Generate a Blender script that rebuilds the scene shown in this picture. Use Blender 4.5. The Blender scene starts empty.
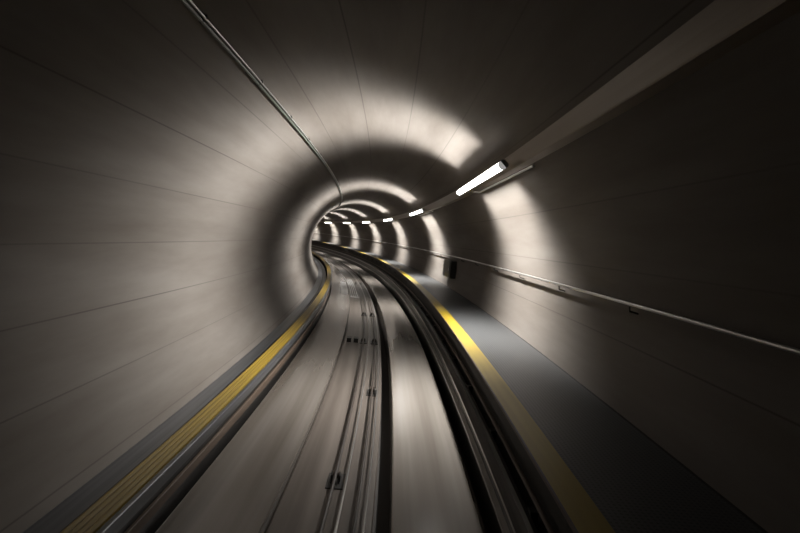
import bpy, math, random
from mathutils import Matrix, Vector
random.seed(4)
sc = bpy.context.scene
COL = sc.collection

# ---------------------------------------------------------------- the line of the tunnel
# s runs along the track, u to the right, v up; the track bends left with radius RC and climbs a little
RC = 156.9; GRADE = 0.00013
CU, CV, RT = -0.44, -0.71, 2.40            # centre and radius of the lining

def P(s, u, v):
    ph = s / RC
    return Vector((-RC + (RC + u) * math.cos(ph), (RC + u) * math.sin(ph), v + GRADE * s * s / 2))

def frame(s, u=0.0, v=0.0):
    return Matrix.Translation(P(s, u, v)) @ Matrix.Rotation(s / RC, 4, 'Z') @ Matrix.Rotation(math.atan(GRADE * s), 4, 'X')

# ---------------------------------------------------------------- camera
yaw, pitch, roll = -0.01877, 0.05218, -0.08528
def rotm(axis, a):
    c, n = math.cos(a), math.sin(a)
    if axis == 'z': return Matrix(((c, -n, 0), (n, c, 0), (0, 0, 1)))
    if axis == 'x': return Matrix(((1, 0, 0), (0, c, -n), (0, n, c)))
    return Matrix(((c, 0, -n), (0, 1, 0), (n, 0, c)))
M = rotm('y', roll) @ rotm('x', pitch) @ rotm('z', yaw)
cam_data = bpy.data.cameras.new('camera')
cam = bpy.data.objects.new('camera', cam_data); COL.objects.link(cam)
X, Y, Z = M[0], M[2], -M[1]
cam.matrix_world = Matrix(((X[0], Y[0], Z[0], 0), (X[1], Y[1], Z[1], 0), (X[2], Y[2], Z[2], 0), (0, 0, 0, 1)))
cam_data.sensor_width = 36; cam_data.lens = 520 / 800 * 36; cam_data.clip_start = 0.05; cam_data.clip_end = 500
sc.camera = cam

# ---------------------------------------------------------------- world and exposure (a sealed tunnel: no daylight)
w = bpy.data.worlds.new('world'); sc.world = w; w.use_nodes = True
w.node_tree.nodes['Background'].inputs[0].default_value = (0, 0, 0, 1)
w.node_tree.nodes['Background'].inputs[1].default_value = 0
sc.view_settings.view_transform = 'Standard'; sc.view_settings.look = 'None'
sc.view_settings.exposure = 0.0; sc.view_settings.gamma = 1; sc.view_settings.use_curve_mapping = False
LAMP_STRENGTH = 16.0
LAMP_COLOUR = (1.0, 0.97, 0.925)

# ---------------------------------------------------------------- materials
def newmat(name):
    m = bpy.data.materials.new(name); m.use_nodes = True
    nt = m.node_tree; return m, nt, nt.nodes['Principled BSDF']

def streaky(name, c1, c2, rough=0.7, metal=0.0, su=6.0, ss=0.25, bump=0.0, spec=0.5, detail=5, contrast=(0.3, 0.7)):
    """colour wandering between c1 and c2, drawn out along the track (UV: x = metres across, y = metres along)"""
    m, nt, b = newmat(name); N, L = nt.nodes, nt.links
    uv = N.new('ShaderNodeUVMap'); uv.uv_map = 'UVMap'
    mp = N.new('ShaderNodeMapping'); mp.inputs['Scale'].default_value = (su, ss, 1)
    no = N.new('ShaderNodeTexNoise'); no.inputs['Scale'].default_value = 1; no.inputs['Detail'].default_value = detail
    cr = N.new('ShaderNodeValToRGB')
    cr.color_ramp.elements[0].position = contrast[0]; cr.color_ramp.elements[1].position = contrast[1]
    cr.color_ramp.elements[0].color = (*c1, 1); cr.color_ramp.elements[1].color = (*c2, 1)
    L.new(uv.outputs[0], mp.inputs[0]); L.new(mp.outputs[0], no.inputs[0]); L.new(no.outputs[0], cr.inputs[0])
    L.new(cr.outputs[0], b.inputs['Base Color'])
    b.inputs['Roughness'].default_value = rough; b.inputs['Metallic'].default_value = metal
    b.inputs['Specular IOR Level'].default_value = spec
    if bump:
        bp = N.new('ShaderNodeBump'); bp.inputs['Strength'].default_value = bump; bp.inputs['Distance'].default_value = 0.01
        L.new(no.outputs[0], bp.inputs['Height']); L.new(bp.outputs[0], b.inputs['Normal'])
    return m

def lining_mat():
    """board-marked concrete: a joint every 15 degrees round the lining, cloudy patches between"""
    m, nt, b = newmat('lining_concrete'); N, L = nt.nodes, nt.links
    def math_(op, a, bb=None, clamp=False):
        n = N.new('ShaderNodeMath'); n.operation = op; n.use_clamp = clamp
        if hasattr(a, 'links'): L.new(a, n.inputs[0])
        else: n.inputs[0].default_value = a
        if bb is not None:
            if hasattr(bb, 'links'): L.new(bb, n.inputs[1])
            else: n.inputs[1].default_value = bb
        return n.outputs[0]
    uv = N.new('ShaderNodeUVMap'); uv.uv_map = 'UVMap'
    sp = N.new('ShaderNodeSeparateXYZ'); L.new(uv.outputs[0], sp.inputs[0])
    fr = math_('FRACT', math_('DIVIDE', sp.outputs[0], RT * math.radians(15)))
    d = math_('ABSOLUTE', math_('SUBTRACT', fr, 0.5))                  # 0.5 at a joint
    line = math_('MULTIPLY', math_('SUBTRACT', d, 0.484), 62.0, True)
    # how strongly each joint shows changes along the tunnel and from joint to joint
    mpj = N.new('ShaderNodeMapping'); mpj.inputs['Scale'].default_value = (0.9, 0.12, 1)
    nj = N.new('ShaderNodeTexNoise'); nj.inputs['Scale'].default_value = 1; nj.inputs['Detail'].default_value = 1
    L.new(uv.outputs[0], mpj.inputs[0]); L.new(mpj.outputs[0], nj.inputs[0])
    amt = math_('MULTIPLY', math_('MULTIPLY', math_('SUBTRACT', nj.outputs[0], 0.25), 2.2, True), 0.8)
    mp = N.new('ShaderNodeMapping'); mp.inputs['Scale'].default_value = (1.7, 0.22, 1)
    no = N.new('ShaderNodeTexNoise'); no.inputs['Scale'].default_value = 1; no.inputs['Detail'].default_value = 6; no.inputs['Roughness'].default_value = 0.6
    L.new(uv.outputs[0], mp.inputs[0]); L.new(mp.outputs[0], no.inputs[0])
    cr = N.new('ShaderNodeValToRGB'); e = cr.color_ramp.elements
    e[0].position = 0.3; e[0].color = (0.105, 0.090, 0.077, 1); e[1].position = 0.7; e[1].color = (0.168, 0.153, 0.139, 1)
    L.new(no.outputs[0], cr.inputs[0])
    mx = N.new('ShaderNodeMix'); mx.data_type = 'RGBA'
    L.new(math_('MULTIPLY', line, amt), mx.inputs['Factor']); L.new(cr.outputs[0], mx.inputs['A']); mx.inputs['B'].default_value = (0.03, 0.024, 0.02, 1)
    L.new(mx.outputs['Result'], b.inputs['Base Color'])
    bp = N.new('ShaderNodeBump'); bp.inputs['Strength'].default_value = 0.15; bp.inputs['Distance'].default_value = 0.004; bp.invert = True
    L.new(line, bp.inputs['Height']); L.new(bp.outputs[0], b.inputs['Normal'])
    b.inputs['Roughness'].default_value = 0.85; b.inputs['Specular IOR Level'].default_value = 0.3
    return m

def grating_mat():
    m, nt, b = newmat('perforated_walkway_sheet'); N, L = nt.nodes, nt.links
    uv = N.new('ShaderNodeUVMap'); uv.uv_map = 'UVMap'
    mp = N.new('ShaderNodeMapping'); mp.inputs['Scale'].default_value = (33, 33, 1)
    vo = N.new('ShaderNodeTexVoronoi'); vo.inputs['Scale'].default_value = 1; vo.inputs['Randomness'].default_value = 0
    L.new(uv.outputs[0], mp.inputs[0]); L.new(mp.outputs[0], vo.inputs[0])
    cr = N.new('ShaderNodeValToRGB'); e = cr.color_ramp.elements
    e[0].position = 0.22; e[0].color = (0.017, 0.018, 0.020, 1); e[1].position = 0.32; e[1].color = (0.058, 0.060, 0.0615, 1)
    L.new(vo.outputs['Distance'], cr.inputs[0]); L.new(cr.outputs[0], b.inputs['Base Color'])
    b.inputs['Roughness'].default_value = 0.5; b.inputs['Metallic'].default_value = 0.2
    return m

def emit_mat(name, strength):
    m = bpy.data.materials.new(name); m.use_nodes = True; nt = m.node_tree
    nt.nodes.remove(nt.nodes['Principled BSDF'])
    e = nt.nodes.new('ShaderNodeEmission'); e.inputs[0].default_value = (*LAMP_COLOUR, 1); e.inputs[1].default_value = strength
    nt.links.new(e.outputs[0], nt.nodes['Material Output'].inputs[0]); return m

MAT = dict(
    lining=lining_mat(), grating=grating_mat(), lit=emit_mat('lit_diffuser', LAMP_STRENGTH), lit_end=emit_mat('opal_end_cap', 0.30),
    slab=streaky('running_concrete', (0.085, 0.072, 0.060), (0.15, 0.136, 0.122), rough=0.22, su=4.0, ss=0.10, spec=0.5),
    slab_lit=streaky('lit_running_concrete', (0.14, 0.122, 0.105), (0.225, 0.206, 0.186), rough=0.20, su=4.0, ss=0.10, spec=0.5),  # paler copy of the running concrete; lamp sheen put into its colour
    trough=streaky('trough_concrete', (0.055, 0.044, 0.036), (0.135, 0.117, 0.102), rough=0.4, su=7.0, ss=0.12),
    base=streaky('base_concrete', (0.015, 0.013, 0.011), (0.03, 0.026, 0.0225), rough=0.8),
    steel=streaky('worn_steel', (0.28, 0.275, 0.27), (0.5, 0.49, 0.48), rough=0.32, metal=0.9, su=20, ss=0.4),
    dark=streaky('dark_painted_steel', (0.007, 0.0065, 0.006), (0.02, 0.0185, 0.017), rough=0.42, su=14, ss=0.3),
    greasy=streaky('greased_rope', (0.02, 0.015, 0.012), (0.05, 0.04, 0.033), rough=0.5, su=30, ss=3),
    rust=streaky('rusty_steel', (0.06, 0.038, 0.025), (0.11, 0.08, 0.058), rough=0.6, su=14, ss=0.4),
    tray=streaky('tray_sheet', (0.19, 0.155, 0.12), (0.28, 0.235, 0.19), rough=0.4, metal=0.2, su=8, ss=0.15),
    yellow=streaky('yellow_paint', (0.22, 0.15, 0.006), (0.31, 0.22, 0.012), rough=0.5, su=12, ss=0.3),
    yellow_worn=streaky('yellow_cover_plastic', (0.17, 0.11, 0.009), (0.25, 0.17, 0.016), rough=0.45, su=16, ss=0.3),
    bluegrey=streaky('galvanised_steel', (0.09, 0.094, 0.10), (0.17, 0.175, 0.185), rough=0.4, metal=0.6, su=18, ss=0.3),
    cable=streaky('green_grey_cable', (0.06, 0.075, 0.06), (0.10, 0.12, 0.10), rough=0.35, su=30, ss=0.6),
    housing=streaky('lamp_housing', (0.3, 0.29, 0.28), (0.4, 0.39, 0.375), rough=0.5),
    pipe=streaky('steel_pipe', (0.35, 0.34, 0.33), (0.5, 0.49, 0.47), rough=0.3, metal=0.7, su=20, ss=0.5),
    glint_steel=streaky('glint_toned_steel', (0.5, 0.49, 0.48), (0.8, 0.79, 0.77), rough=0.25, metal=0.35, su=12, ss=0.5),  # pale, barely metallic base; the glint of the steel is put into its colour
)

# ---------------------------------------------------------------- mesh helpers
class MB:
    """collects swept profiles, boxes and rings; build() links them as ONE mesh object"""
    def __init__(s): s.v = []; s.f = []; s.uv = []
    def sweep(s, prof, s0, s1, step=0.75, cap=True, fn=None):
        """closed profile [(u, v)...] swept along the track"""
        fn = fn or P
        n = max(1, math.ceil((s1 - s0) / step)); k = len(prof); b = len(s.v)
        per = [0.0]
        for i in range(k):
            a, c = prof[i], prof[(i + 1) % k]; per.append(per[-1] + math.hypot(c[0] - a[0], c[1] - a[1]))
        area = sum(prof[i][0] * prof[(i + 1) % k][1] - prof[(i + 1) % k][0] * prof[i][1] for i in range(k))
        for j in range(n + 1):
            q = s0 + (s1 - s0) * j / n
            for (u, v) in prof: s.v.append(fn(q, u, v))
        for j in range(n):
            qa = s0 + (s1 - s0) * j / n; qb = s0 + (s1 - s0) * (j + 1) / n
            for i in range(k):
                i2 = (i + 1) % k
                a, c = b + j * k + i, b + j * k + i2
                quad = [a, c, c + k, a + k]; uv = [(per[i], qa), (per[i + 1], qa), (per[i + 1], qb), (per[i], qb)]
                if area < 0: quad.reverse(); uv.reverse()
                s.f.append(quad); s.uv.append(uv)
        if cap:
            e = list(range(b, b + k)); g = list(range(b + n * k, b + n * k + k))
            uvp = [(u, v) for u, v in prof]
            if area > 0: s.f.append(e[::-1]); s.uv.append(uvp[::-1]); s.f.append(g); s.uv.append(uvp)
            else: s.f.append(e); s.uv.append(uvp); s.f.append(g[::-1]); s.uv.append(uvp[::-1])
        return s
    def box(s, u0, u1, v0, v1, s0, s1, step=0.75, bev=0.0, fn=None):
        if bev:
            e = bev
            p = [(u0 + e, v0), (u1 - e, v0), (u1, v0 + e), (u1, v1 - e), (u1 - e, v1), (u0 + e, v1), (u0, v1 - e), (u0, v0 + e)]
        else: p = [(u0, v0), (u1, v0), (u1, v1), (u0, v1)]
        return s.sweep(p, s0, s1, step, fn=fn)
    def pipe(s, u, v, r, s0, s1, n=8, step=0.75, fn=None):
        return s.sweep([(u + r * math.cos(2 * math.pi * i / n), v + r * math.sin(2 * math.pi * i / n)) for i in range(n)], s0, s1, step, fn=fn)
    def bar(s, pts, r, fn=None, n=8):
        """round bar through points (s,u,v)"""
        fn = fn or P
        w = [fn(*p) for p in pts]; b = len(s.v)
        for i, p in enumerate(w):
            t = (w[min(i + 1, len(w) - 1)] - w[max(i - 1, 0)]).normalized()
            a = t.cross(Vector((0, 0, 1)));
            if a.length < 1e-3: a = t.cross(Vector((0, 1, 0)))
            a.normalize(); c = t.cross(a)
            for k in range(n):
                h = 2 * math.pi * k / n; s.v.append(p + a * (r * math.cos(h)) + c * (r * math.sin(h)))
        for i in range(len(w) - 1):
            for k in range(n):
                k2 = (k + 1) % n
                s.f.append([b + i * n + k, b + i * n + k2, b + (i + 1) * n + k2, b + (i + 1) * n + k]); s.uv.append([(0, 0), (.05, 0), (.05, .1), (0, .1)])
        e = list(range(b, b + n)); g = list(range(b + (len(w) - 1) * n, b + len(w) * n))
        s.f += [e[::-1], g]; s.uv += [[(0, 0)] * n, [(0, 0)] * n]
        return s
    def lathe_u(s, s0, v0, prof, fn=None, n=24):
        """turned about a cross-track axle at (s0, v0); prof = [(u, r)...] closed by discs"""
        fn = fn or P; b = len(s.v); k = len(prof)
        for (u, r) in prof:
            for i in range(n):
                h = 2 * math.pi * i / n; s.v.append(fn(s0 + r * math.cos(h), u, v0 + r * math.sin(h)))
        for j in range(k - 1):
            for i in range(n):
                i2 = (i + 1) % n
                s.f.append([b + j * n + i, b + j * n + i2, b + (j + 1) * n + i2, b + (j + 1) * n + i]); s.uv.append([(0, 0), (.05, 0), (.05, .05), (0, .05)])
        s.f += [list(range(b, b + n))[::-1], list(range(b + (k - 1) * n, b + k * n))]; s.uv += [[(0, 0)] * n] * 2
        return s
    def build(s, name, mat, parent=None, smooth=False):
        me = bpy.data.meshes.new(name)
        inv = parent.matrix_world.inverted() if parent is not None else Matrix.Identity(4)
        me.from_pydata([tuple(inv @ Vector(p)) for p in s.v], [], s.f)
        l = me.uv_layers.new(name='UVMap'); i = 0
        for uvs in s.uv:
            for q in uvs: l.data[i].uv = q; i += 1
        me.materials.append(MAT[mat] if isinstance(mat, str) else mat)
        if smooth:
            for p in me.polygons: p.use_smooth = True
            me.set_sharp_from_angle(angle=math.radians(40))
        me.update()
        o = bpy.data.objects.new(name, me); COL.objects.link(o)
        if parent is not None: o.parent = parent
        return o

def thing(name, label, cat, at, group=None):
    o = bpy.data.objects.new(name, None); COL.objects.link(o)
    o.matrix_world = frame(*at); bpy.context.view_layer.update()
    o.empty_display_size = 0.1
    return tag(o, label, cat, group)

def tag(o, label, cat, group=None):
    o['label'] = label; o['category'] = cat
    if group: o['group'] = group
    return o

def recentre(o, at):
    """give a world-built single mesh its origin at a point of the track"""
    m = frame(*at); o.data.transform(m.inverted()); o.matrix_world = m; return o

def struct(o): o['kind'] = 'structure'; return o

def copy_tree(root, at, label):
    r = root.copy(); COL.objects.link(r); r.matrix_world = frame(*at); r['label'] = label
    for ch in root.children:
        c = ch.copy(); COL.objects.link(c); c.parent = r
        for g in ch.children:
            d = g.copy(); COL.objects.link(d); d.parent = c
    return r

S0, S1 = -2.5, 90.0

def circ(deg, r=RT): return (CU + r * math.cos(math.radians(deg)), CV + r * math.sin(math.radians(deg)))
def wall_u(v, r=RT): return CU + math.sqrt(r * r - (v - CV) ** 2)

# ---------------------------------------------------------------- the setting: lining and floor
def lining(name, a0, a1, phase=4.5):
    """an arc of the round lining, 0.3 m thick; UV x = metres round the arc counted from a joint"""
    mb = MB(); n = max(2, round((a1 - a0) / 2.5)); st = 1.0; m = math.ceil((S1 - S0) / st)
    for layer, r in ((0, RT), (1, RT + 0.3)):
        for j in range(m + 1):
            for i in range(n + 1):
                u, v = circ(a0 + (a1 - a0) * i / n, r); mb.v.append(P(S0 + (S1 - S0) * j / m, u, v))
    W = n + 1; H = (m + 1) * W
    def uvp(i, j): return (RT * math.radians(a0 + (a1 - a0) * i / n - phase), S0 + (S1 - S0) * j / m)
    for j in range(m):
        for i in range(n):
            a = j * W + i
            mb.f.append([a, a + W, a + W + 1, a + 1]); mb.uv.append([uvp(i, j), uvp(i, j + 1), uvp(i + 1, j + 1), uvp(i + 1, j)])
            b = a + H
            mb.f.append([b, b + 1, b + W + 1, b + W]); mb.uv.append([uvp(i, j), uvp(i + 1, j), uvp(i + 1, j + 1), uvp(i, j + 1)])
    for j in range(m):
        for i, fl in ((0, 0), (n, 1)):
            a = j * W + i; q = [a, a + H, a + H + W, a + W]
            if fl: q.reverse()
            mb.f.append(q); mb.uv.append([(0, 0)] * 4)
    for i in range(n):
        for j, fl in ((0, 1), (m, 0)):
            a = j * W + i; q = [a, a + H, a + H + 1, a + 1]
            if fl: q.reverse()
            mb.f.append(q); mb.uv.append([(0, 0)] * 4)
    return struct(mb.build(name, 'lining', smooth=True))

A_FLOOR = math.degrees(math.asin((-2.80 - CV) / RT))       # where the floor meets the lining
lining('wall_right', A_FLOOR, 45, 14.5)
lining('ceiling', 45, 135)
lining('wall_left', 135, 180 - A_FLOOR)
uR = wall_u(-2.80); uL = 2 * CU - uR
struct(MB().sweep([(uL, -2.80), (uR, -2.80), (uR, -3.05), (uL, -3.05)], S0, S1).build('floor', 'base'))

# ---------------------------------------------------------------- track slabs
LANE = -2.35; TR = -2.46
def slab(name, u0, u1, v, label, mat='slab', bot=-2.799):
    """flat-topped strip; its lower corners are cut back where the round lining comes in"""
    def corner(u, sg):
        low = CV - math.sqrt((RT - 0.008) ** 2 - (u - CU) ** 2)
        return [(u, bot)] if low < bot else [(u, low), (CU + sg * math.sqrt((RT - 0.008) ** 2 - (bot - CV) ** 2), bot)]
    e = 0.012
    prof = corner(u0, -1) + corner(u1, 1)[::-1] + [(u1, v - e), (u1 - e, v), (u0 + e, v), (u0, v - e)]
    o = MB().sweep(prof, S0, S1).build(name, mat)
    recentre(o, (5, (u0 + u1) / 2, bot)); return tag(o, label, 'track')
slab('running_slab', 0.088, 0.855, LANE, 'smooth pale concrete running strip between the dark slot and the raised walkway', mat='slab_lit')
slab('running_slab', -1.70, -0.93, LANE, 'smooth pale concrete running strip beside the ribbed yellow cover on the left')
slab('rope_trough', -0.929, -0.065, TR, 'brownish concrete middle strip of the track carrying the ropes', mat='trough')

# ---------------------------------------------------------------- haul ropes lying along the middle strip
ROPES = [(-0.47, 0.017, 'greasy', 'thick dark greasy rope, the leftmost along the middle strip'),
         (-0.355, 0.011, 'steel', 'thin shiny steel rope between the two dark ropes of the middle strip'),
         (-0.215, 0.015, 'greasy', 'dark greasy rope right of the leftmost shiny rope'),
         (-0.135, 0.010, 'steel', 'thin shiny steel rope next to the dark slot, rightmost of the ropes')]
RV = LANE - 0.005
for u, r, m, lab in ROPES:
    o = MB().pipe(u, RV, r, S0, S1).build('haul_rope', m, smooth=True)
    recentre(o, (5, u, RV)); tag(o, lab, 'rope', 'ropes along the middle of the track')

# sheave: grooved wheel between two cheeks on a base plate, under a rope
WR = 0.046
def make_sheave(label):
    t = thing('rope_sheave', label, 'pulley', (5.07, -0.47, TR), 'rope pulleys on the middle strip')
    Q = lambda s, u, v: t.matrix_world @ Vector((u, s, v))
    MB().box(-0.085, 0.085, 0.0, 0.010, -0.16, 0.16, fn=Q).build('base_plate', 'dark', t)
    for sg in (-1, 1):
        mb = MB(); u = sg * 0.040
        pts = [(-0.07, 0.010), (0.07, 0.010), (0.045, 0.085), (-0.045, 0.085)]
        b = len(mb.v)
        for du in (-0.005, 0.005):
            for (s, v) in pts: mb.v.append(Q(s, u + du, v))
        mb.f += [[b, b+1, b+2, b+3], [b+7, b+6, b+5, b+4]] + [[b + (i+1) % 4, b + i, b + 4 + i, b + 4 + (i+1) % 4] for i in range(4)]
        mb.uv += [[(0, 0)] * 4] * 6
        mb.build('cheek', 'dark', t)
    zc = 0.010 + WR + 0.006
    MB().lathe_u(0, zc, [(-0.031, WR * .4), (-0.031, WR), (-0.026, WR), (-0.016, WR * .5), (0.016, WR * .5), (0.026, WR), (0.031, WR), (0.031, WR * .4)], fn=Q).build('wheel', 'rust', t, smooth=True)
    MB().lathe_u(0, zc, [(-0.055, 0.009), (0.055, 0.009)], fn=Q, n=10).build('axle', 'steel', t)
    for ss in (-0.13, 0.13):
        MB().lathe_u(ss, 0.018, [(-0.011, 0.011), (0.011, 0.011)], fn=Q, n=6).build('bolt', 'steel', t)
    return t
proto = None
pull = [(5.07, 0, 'nearest rope pulley, under the leftmost dark rope'),
        (8.1, 2, 'rope pulley under the right-hand dark rope, second nearest'),
        (12.0, 0, 'third nearest rope pulley, under the leftmost dark rope in the dark crossing row'),
        (12.0, 2, 'rope pulley under the right-hand dark rope in the dark crossing row'),
        (16.1, 0, 'rope pulley under the leftmost dark rope, just this side of the shiny plates'),
        (16.1, 2, 'rope pulley under the right-hand dark rope beside the shiny plates'),
        (26.0, 0, 'farther rope pulley just past the shiny plates, under the leftmost rope'),
        (26.0, 2, 'farther rope pulley just past the shiny plates, under the right-hand dark rope')]
for s, k, lab in pull:
    if proto is None: proto = make_sheave(lab)
    else: copy_tree(proto, (s, ROPES[k][0], TR), lab)
# dark cross sleeper under the row of pulleys at 12 m: junction boxes either side
for u, lab in ((-0.80, 'small dark box at the left edge of the middle strip beside the pulleys'), (-0.64, 'small dark box between the left box and the leftmost dark rope')):
    t = thing('junction_box', lab, 'box', (12.0, u, TR))
    Q = lambda s, uu, v: t.matrix_world @ Vector((uu, s, v))
    MB().box(-0.05, 0.05, 0, 0.085, -0.12, 0.12, bev=0.006, fn=Q).build('body', 'dark', t)
    MB().box(-0.055, 0.055, 0.085, 0.095, -0.125, 0.125, fn=Q).build('lid', 'dark', t)

# ribbed shiny plates in the middle strip, and a pale plate added as a highlight on the left strip
t = thing('cover_plate', 'ribbed shiny steel plate covering the middle strip where the track bends away', 'plate', (24, -0.72, TR))
MB().box(-0.90, -0.575, TR, TR + 0.035, 20.5, 28.0, bev=0.005).build('plate', 'glint_steel', t)
for u in (-0.86, -0.78, -0.70, -0.62):
    MB().box(u - 0.012, u + 0.012, TR + 0.035, TR + 0.06, 20.6, 27.9).build('rib', 'steel', t)
o = MB().box(-1.27, -1.00, LANE, LANE + 0.008, 20.5, 25.5).build('glint_plate', 'glint_steel'); recentre(o, (22, -1.13, LANE))
tag(o, 'pale plate added as a highlight on the left running strip at the bend', 'plate')

# ---------------------------------------------------------------- raised walkway on the right
WV = -1.28; WU = 0.884
t = thing('walkway', 'raised grey walkway with yellow edge along the right wall', 'walkway', (5, 1.3, WV))
wu1 = wall_u(WV) - 0.004; wu2 = wall_u(WV - 0.13) - 0.004
MB().sweep([(WU + 0.02, WV - 0.13), (wu2, WV - 0.13), (wu1, WV), (WU + 0.02, WV)], S0, S1).build('deck', 'base', t)
MB().box(WU + 0.196, wu1 - 0.03, WV, WV + 0.004, S0, S1).build('perforated_sheet', 'grating', t)
MB().box(WU + 0.012, WU + 0.196, WV, WV + 0.005, S0, S1).build('yellow_strip', 'yellow', t)['label'] = 'yellow warning strip'
MB().sweep([(WU, WV - 0.012), (WU + 0.02, WV - 0.012), (WU + 0.02, WV + 0.0), (WU + 0.012, WV + 0.009), (WU, WV + 0.009)], S0, S1).build('nosing', 'rust', t)
s = 1.0
while s < 60:
    MB().sweep([(WU + 0.08, WV - 0.13), (WU + 0.10, WV - 0.20), (1.09, WV - 0.30), (1.10, WV - 0.30), (1.10, WV - 0.13)], s - 0.03, s + 0.03).build('bracket', 'dark', t)
    s += 2.0
MB().sweep([(1.10, -2.54), (1.18, -2.47), (1.18, WV - 0.13), (1.10, WV - 0.13)], S0, S1).build('back_wall', 'base', t)

# rail beams under the walkway edge
def rail_beam(side, name, label, prof_parts, posts, at):
    t = thing(name, label, 'rail', at)
    for nm, prof, m in prof_parts: MB().sweep(prof, S0, S1).build(nm, m, t)
    for s in posts[0]:
        MB().box(posts[1], posts[2], posts[3], posts[4], s - 0.04, s + 0.04).build('post', 'dark', t)
    return t
posts = [0.5 + 1.5 * i for i in range(30)]
rail_beam(1, 'guide_rail', 'dark steel guide rail with two bright worn edges under the walkway lip',
    [('web', [(0.975, -2.61), (1.005, -2.61), (1.005, -1.80), (0.975, -1.80)], 'dark'),
     ('upper_flange', [(0.880, -1.882), (0.975, -1.90), (0.975, -1.86), (0.880, -1.856)], 'steel'),
     ('lower_flange', [(0.925, -2.165), (0.975, -2.175), (0.975, -2.135), (0.925, -2.142)], 'pipe')],
    (posts, 1.005, 1.06, -2.57, -1.78), (5, 0.95, -2.1))
o = MB().pipe(1.03, -1.70, 0.018, S0, S1).build('service_pipe', 'rust', smooth=True); recentre(o, (5, 1.03, -1.70))
tag(o, 'thin rusty brown pipe in the dark gap under the walkway', 'pipe')

# ---------------------------------------------------------------- left side: rail under the ribbed yellow cover
YV = -1.92
t = thing('conductor_rail', 'low rail with a ribbed yellow cover along the foot of the left wall', 'rail', (5, -1.83, YV))
w = 0.044
prof = []
n_r = 4; x0 = -1.925
for i in range(n_r):
    a = x0 + i * w
    prof += [(a, YV - 0.010), (a + 0.010, YV + 0.004), (a + w * .5, YV + 0.010), (a + w - 0.010, YV + 0.004)]
prof += [(x0 + n_r * w, YV - 0.010), (x0 + n_r * w, YV - 0.06), (x0, YV - 0.06)]
MB().sweep(prof, S0, S1).build('yellow_cover', 'yellow_worn', t)['label'] = 'ribbed yellow cover'
MB().box(-1.745, -1.700, -2.05, YV - 0.02, S0, S1, bev=0.006).build('upper_beam', 'bluegrey', t)
MB().box(-1.765, -1.735, -2.458, -2.05, S0, S1).build('web', 'dark', t)
MB().box(-1.735, -1.705, -2.22, -2.13, S0, S1, bev=0.005).build('lower_beam', 'rust', t)
for i in range(30):
    s = 1.0 + 1.5 * i
    MB().box(-1.90, -1.765, -2.46, YV - 0.06, s - 0.03, s + 0.03).build('post', 'dark', t)
kerb = MB().sweep([(-1.93, -2.58), (-1.715, -2.73), (-1.715, -2.46), (-1.93, -2.46)], S0, S1).build('kerb', 'base'); recentre(kerb, (5, -1.8, -2.8))
tag(kerb, 'dark low concrete kerb under the yellow-covered rail on the left', 'kerb')

# ---------------------------------------------------------------- handrail on the right wall
HV = -0.366; HU = wall_u(HV) - 0.07
t = thing('handrail', 'round steel handrail along the right wall above the walkway', 'handrail', (5, HU, HV))
MB().pipe(HU, HV, 0.014, S0, S1, n=10).build('rail', 'pipe', t, smooth=True)
s = 0.6
while s < 75:
    MB().bar([(s, HU, HV - 0.02), (s, HU + 0.005, HV - 0.06), (s, wall_u(HV - 0.07) - 0.004, HV - 0.075)], 0.008).build('bracket', 'dark', t, smooth=True)
    s += 1.8
# dark box on the wall under the handrail beyond the first lamp
t = thing('wall_box', 'dark box on the right wall under the handrail', 'cabinet', (14.9, 1.84, -0.98))
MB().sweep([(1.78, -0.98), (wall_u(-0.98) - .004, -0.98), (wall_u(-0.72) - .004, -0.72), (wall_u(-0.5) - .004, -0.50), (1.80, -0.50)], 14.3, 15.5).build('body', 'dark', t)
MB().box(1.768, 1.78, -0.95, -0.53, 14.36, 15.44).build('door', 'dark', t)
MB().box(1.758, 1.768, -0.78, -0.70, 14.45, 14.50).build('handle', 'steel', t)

# ---------------------------------------------------------------- cable tray and luminaires on the right shoulder
t = thing('cable_tray', 'long light brown sheet metal cable trunking along the upper right wall', 'cable tray', (5, 1.2, 0.92))
TA = (1.157, 1.074); TB = (1.316, 0.926)
MB().sweep([TA, (1.198, 0.925), (1.206, 0.917), TB], S0, S1).build('trunking', 'tray', t)

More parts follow.
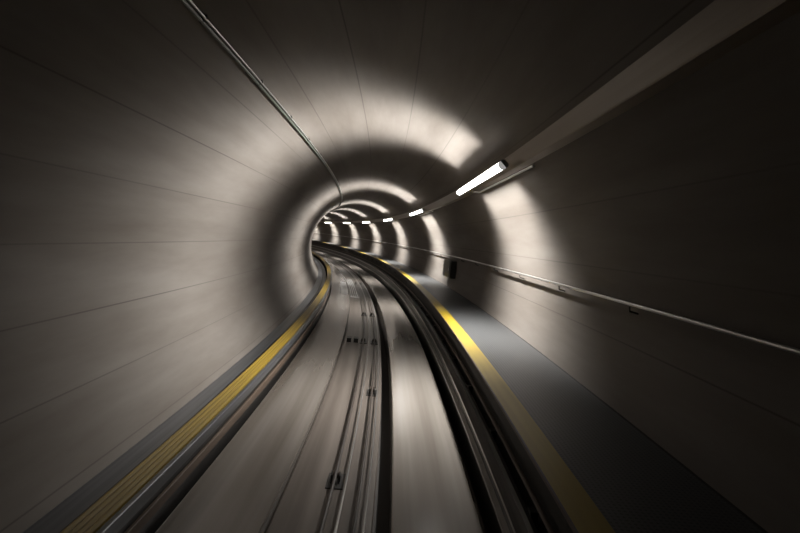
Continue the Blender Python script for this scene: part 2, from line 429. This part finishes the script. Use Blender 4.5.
LU, LV = 1.018, 0.905; HALF = 1.75
LAMP_W = 70.0                              # watts of each narrow-beam strip added to a luminaire
beam = bpy.data.lights.new('lamp_beam', 'AREA'); beam.shape = 'RECTANGLE'; beam.size = 2.3; beam.size_y = 0.04
beam.energy = LAMP_W; beam.color = LAMP_COLOUR; beam.spread = math.radians(100)
def make_lamp(label, s0):
    """a strip light that faces down and to the left (225 degrees), with an added fan of beam lights that throws the rings across the tunnel"""
    t = thing('strip_light', label, 'lamp', (s0, LU, LV), 'strip lights along the upper right wall')
    ra = math.radians(-45); ca, sa = math.cos(ra), math.sin(ra)
    Q = lambda s, u, v: t.matrix_world @ Vector((ca * u - sa * v, s, sa * u + ca * v))
    MB().sweep([(-0.050, 0.0), (-0.050, 0.025), (-0.03, 0.048), (0.03, 0.048), (0.050, 0.025), (0.050, 0.0)], -HALF, HALF, 0.9, fn=Q).build('housing', 'housing', t)
    n = 8
    prof = [(0.044 * math.cos(math.pi + math.pi * i / n), 0.050 * math.sin(math.pi + math.pi * i / n)) for i in range(n + 1)]
    MB().sweep(prof, -HALF + 0.03, HALF - 0.03, 4, fn=Q).build('diffuser', 'lit', t)['label'] = 'glowing white diffuser'
    for a, b in ((-HALF, -HALF + 0.03), (HALF - 0.03, HALF)):
        MB().sweep([(-0.050, 0.0), (-0.045, -0.035), (-0.022, -0.052), (0.022, -0.052), (0.045, -0.035), (0.050, 0.0)], a, b, fn=Q).build('end_cap', 'lit_end', t)
    F = lambda s, u, v: t.matrix_world @ Vector((u, s, v))
    MB().bar([(HALF - .4, 0.03, 0.05), (HALF - .4, 0.20, -0.01), (HALF - .6, 0.25, -0.03), (-HALF - .3, 0.25, -0.03)], 0.014, fn=F).build('feed_pipe', 'pipe', t, smooth=True)
    for ss in (-1.2, 1.2):
        MB().bar([(ss, 0.03, 0.03), (ss, 0.155, 0.085)], 0.012, fn=F).build('arm', 'housing', t, smooth=True)
    for deg in (146, 179, 210, 245, 280, 312):  # added beam lights; the diffuser alone gives no sharp rings
        o = bpy.data.objects.new('light', beam); COL.objects.link(o); o.parent = t
        d = Vector((math.cos(math.radians(deg)), 0, math.sin(math.radians(deg))))
        zz = -d; xx = Vector((0, 1, 0)); yy = zz.cross(xx)
        p = d * 0.062 + Vector((0, 0.28, 0))
        o.matrix_local = Matrix(((xx[0], yy[0], zz[0], p[0]), (xx[1], yy[1], zz[1], p[1]), (xx[2], yy[2], zz[2], p[2]), (0, 0, 0, 1)))
    return t
names = ['nearest strip light, the largest and brightest on the right', 'second nearest strip light along the upper right wall',
         'third strip light from the camera along the bend', 'fourth strip light from the camera along the bend',
         'fifth strip light from the camera along the bend', 'sixth strip light, leftmost of the lights seen at the bend',
         'seventh strip light, half hidden where the tunnel bends out of sight', 'farthest strip light, out past the bend']
L0, LS = 7.45, 9.778
lp = make_lamp(names[0], L0)
for i in range(1, 8): copy_tree(lp, (L0 + i * LS, LU, LV), names[i])

# ---------------------------------------------------------------- cables on the left shoulder of the ceiling
ang = math.atan2(1.376 - CV, -1.518 - CU)
for d, r, m, lab in ((0.007, 0.013, 'cable', 'green grey cable clipped along the upper left of the ceiling, lower of the pair'),
                  (-0.0065, 0.009, 'pipe', 'thin bright cable clipped along the upper left of the ceiling, upper of the pair')):
    a = ang + d
    u, v = CU + (RT - r - .012) * math.cos(a), CV + (RT - r - .012) * math.sin(a)
    t = thing('ceiling_cable', lab, 'cable', (5, u, v))
    MB().pipe(u, v, r, S0, 60).build('sheath', m, t, smooth=True)
    s = 0.7
    while s < 40:
        MB().sweep([(CU + rr * math.cos(a + dd), CV + rr * math.sin(a + dd)) for rr, dd in ((RT - .003, -.008), (RT - .003, .008), (RT - 2 * r - .010, .006), (RT - 2 * r - .010, -.006))], s - .01, s + .01).build('clip', 'dark', t)
        s += 1.5

# ---------------------------------------------------------------- dark cable duct at the foot of the left wall
du = 2 * CU - wall_u(-2.14) + 0.006; dl = 2 * CU - wall_u(-2.42) + 0.006
t = thing('cable_duct', 'dark low cable duct at the foot of the left wall behind the yellow rail', 'duct', (5, -2.1, -2.42))
MB().sweep([(dl, -2.42), (-1.96, -2.56), (-1.96, -2.15), (du, -2.14)], S0, S1).build('duct', 'bluegrey', t)
MB().box(-2.14, -2.10, -2.148, -2.138, S0, S1).build('lid_joint', 'dark', t)
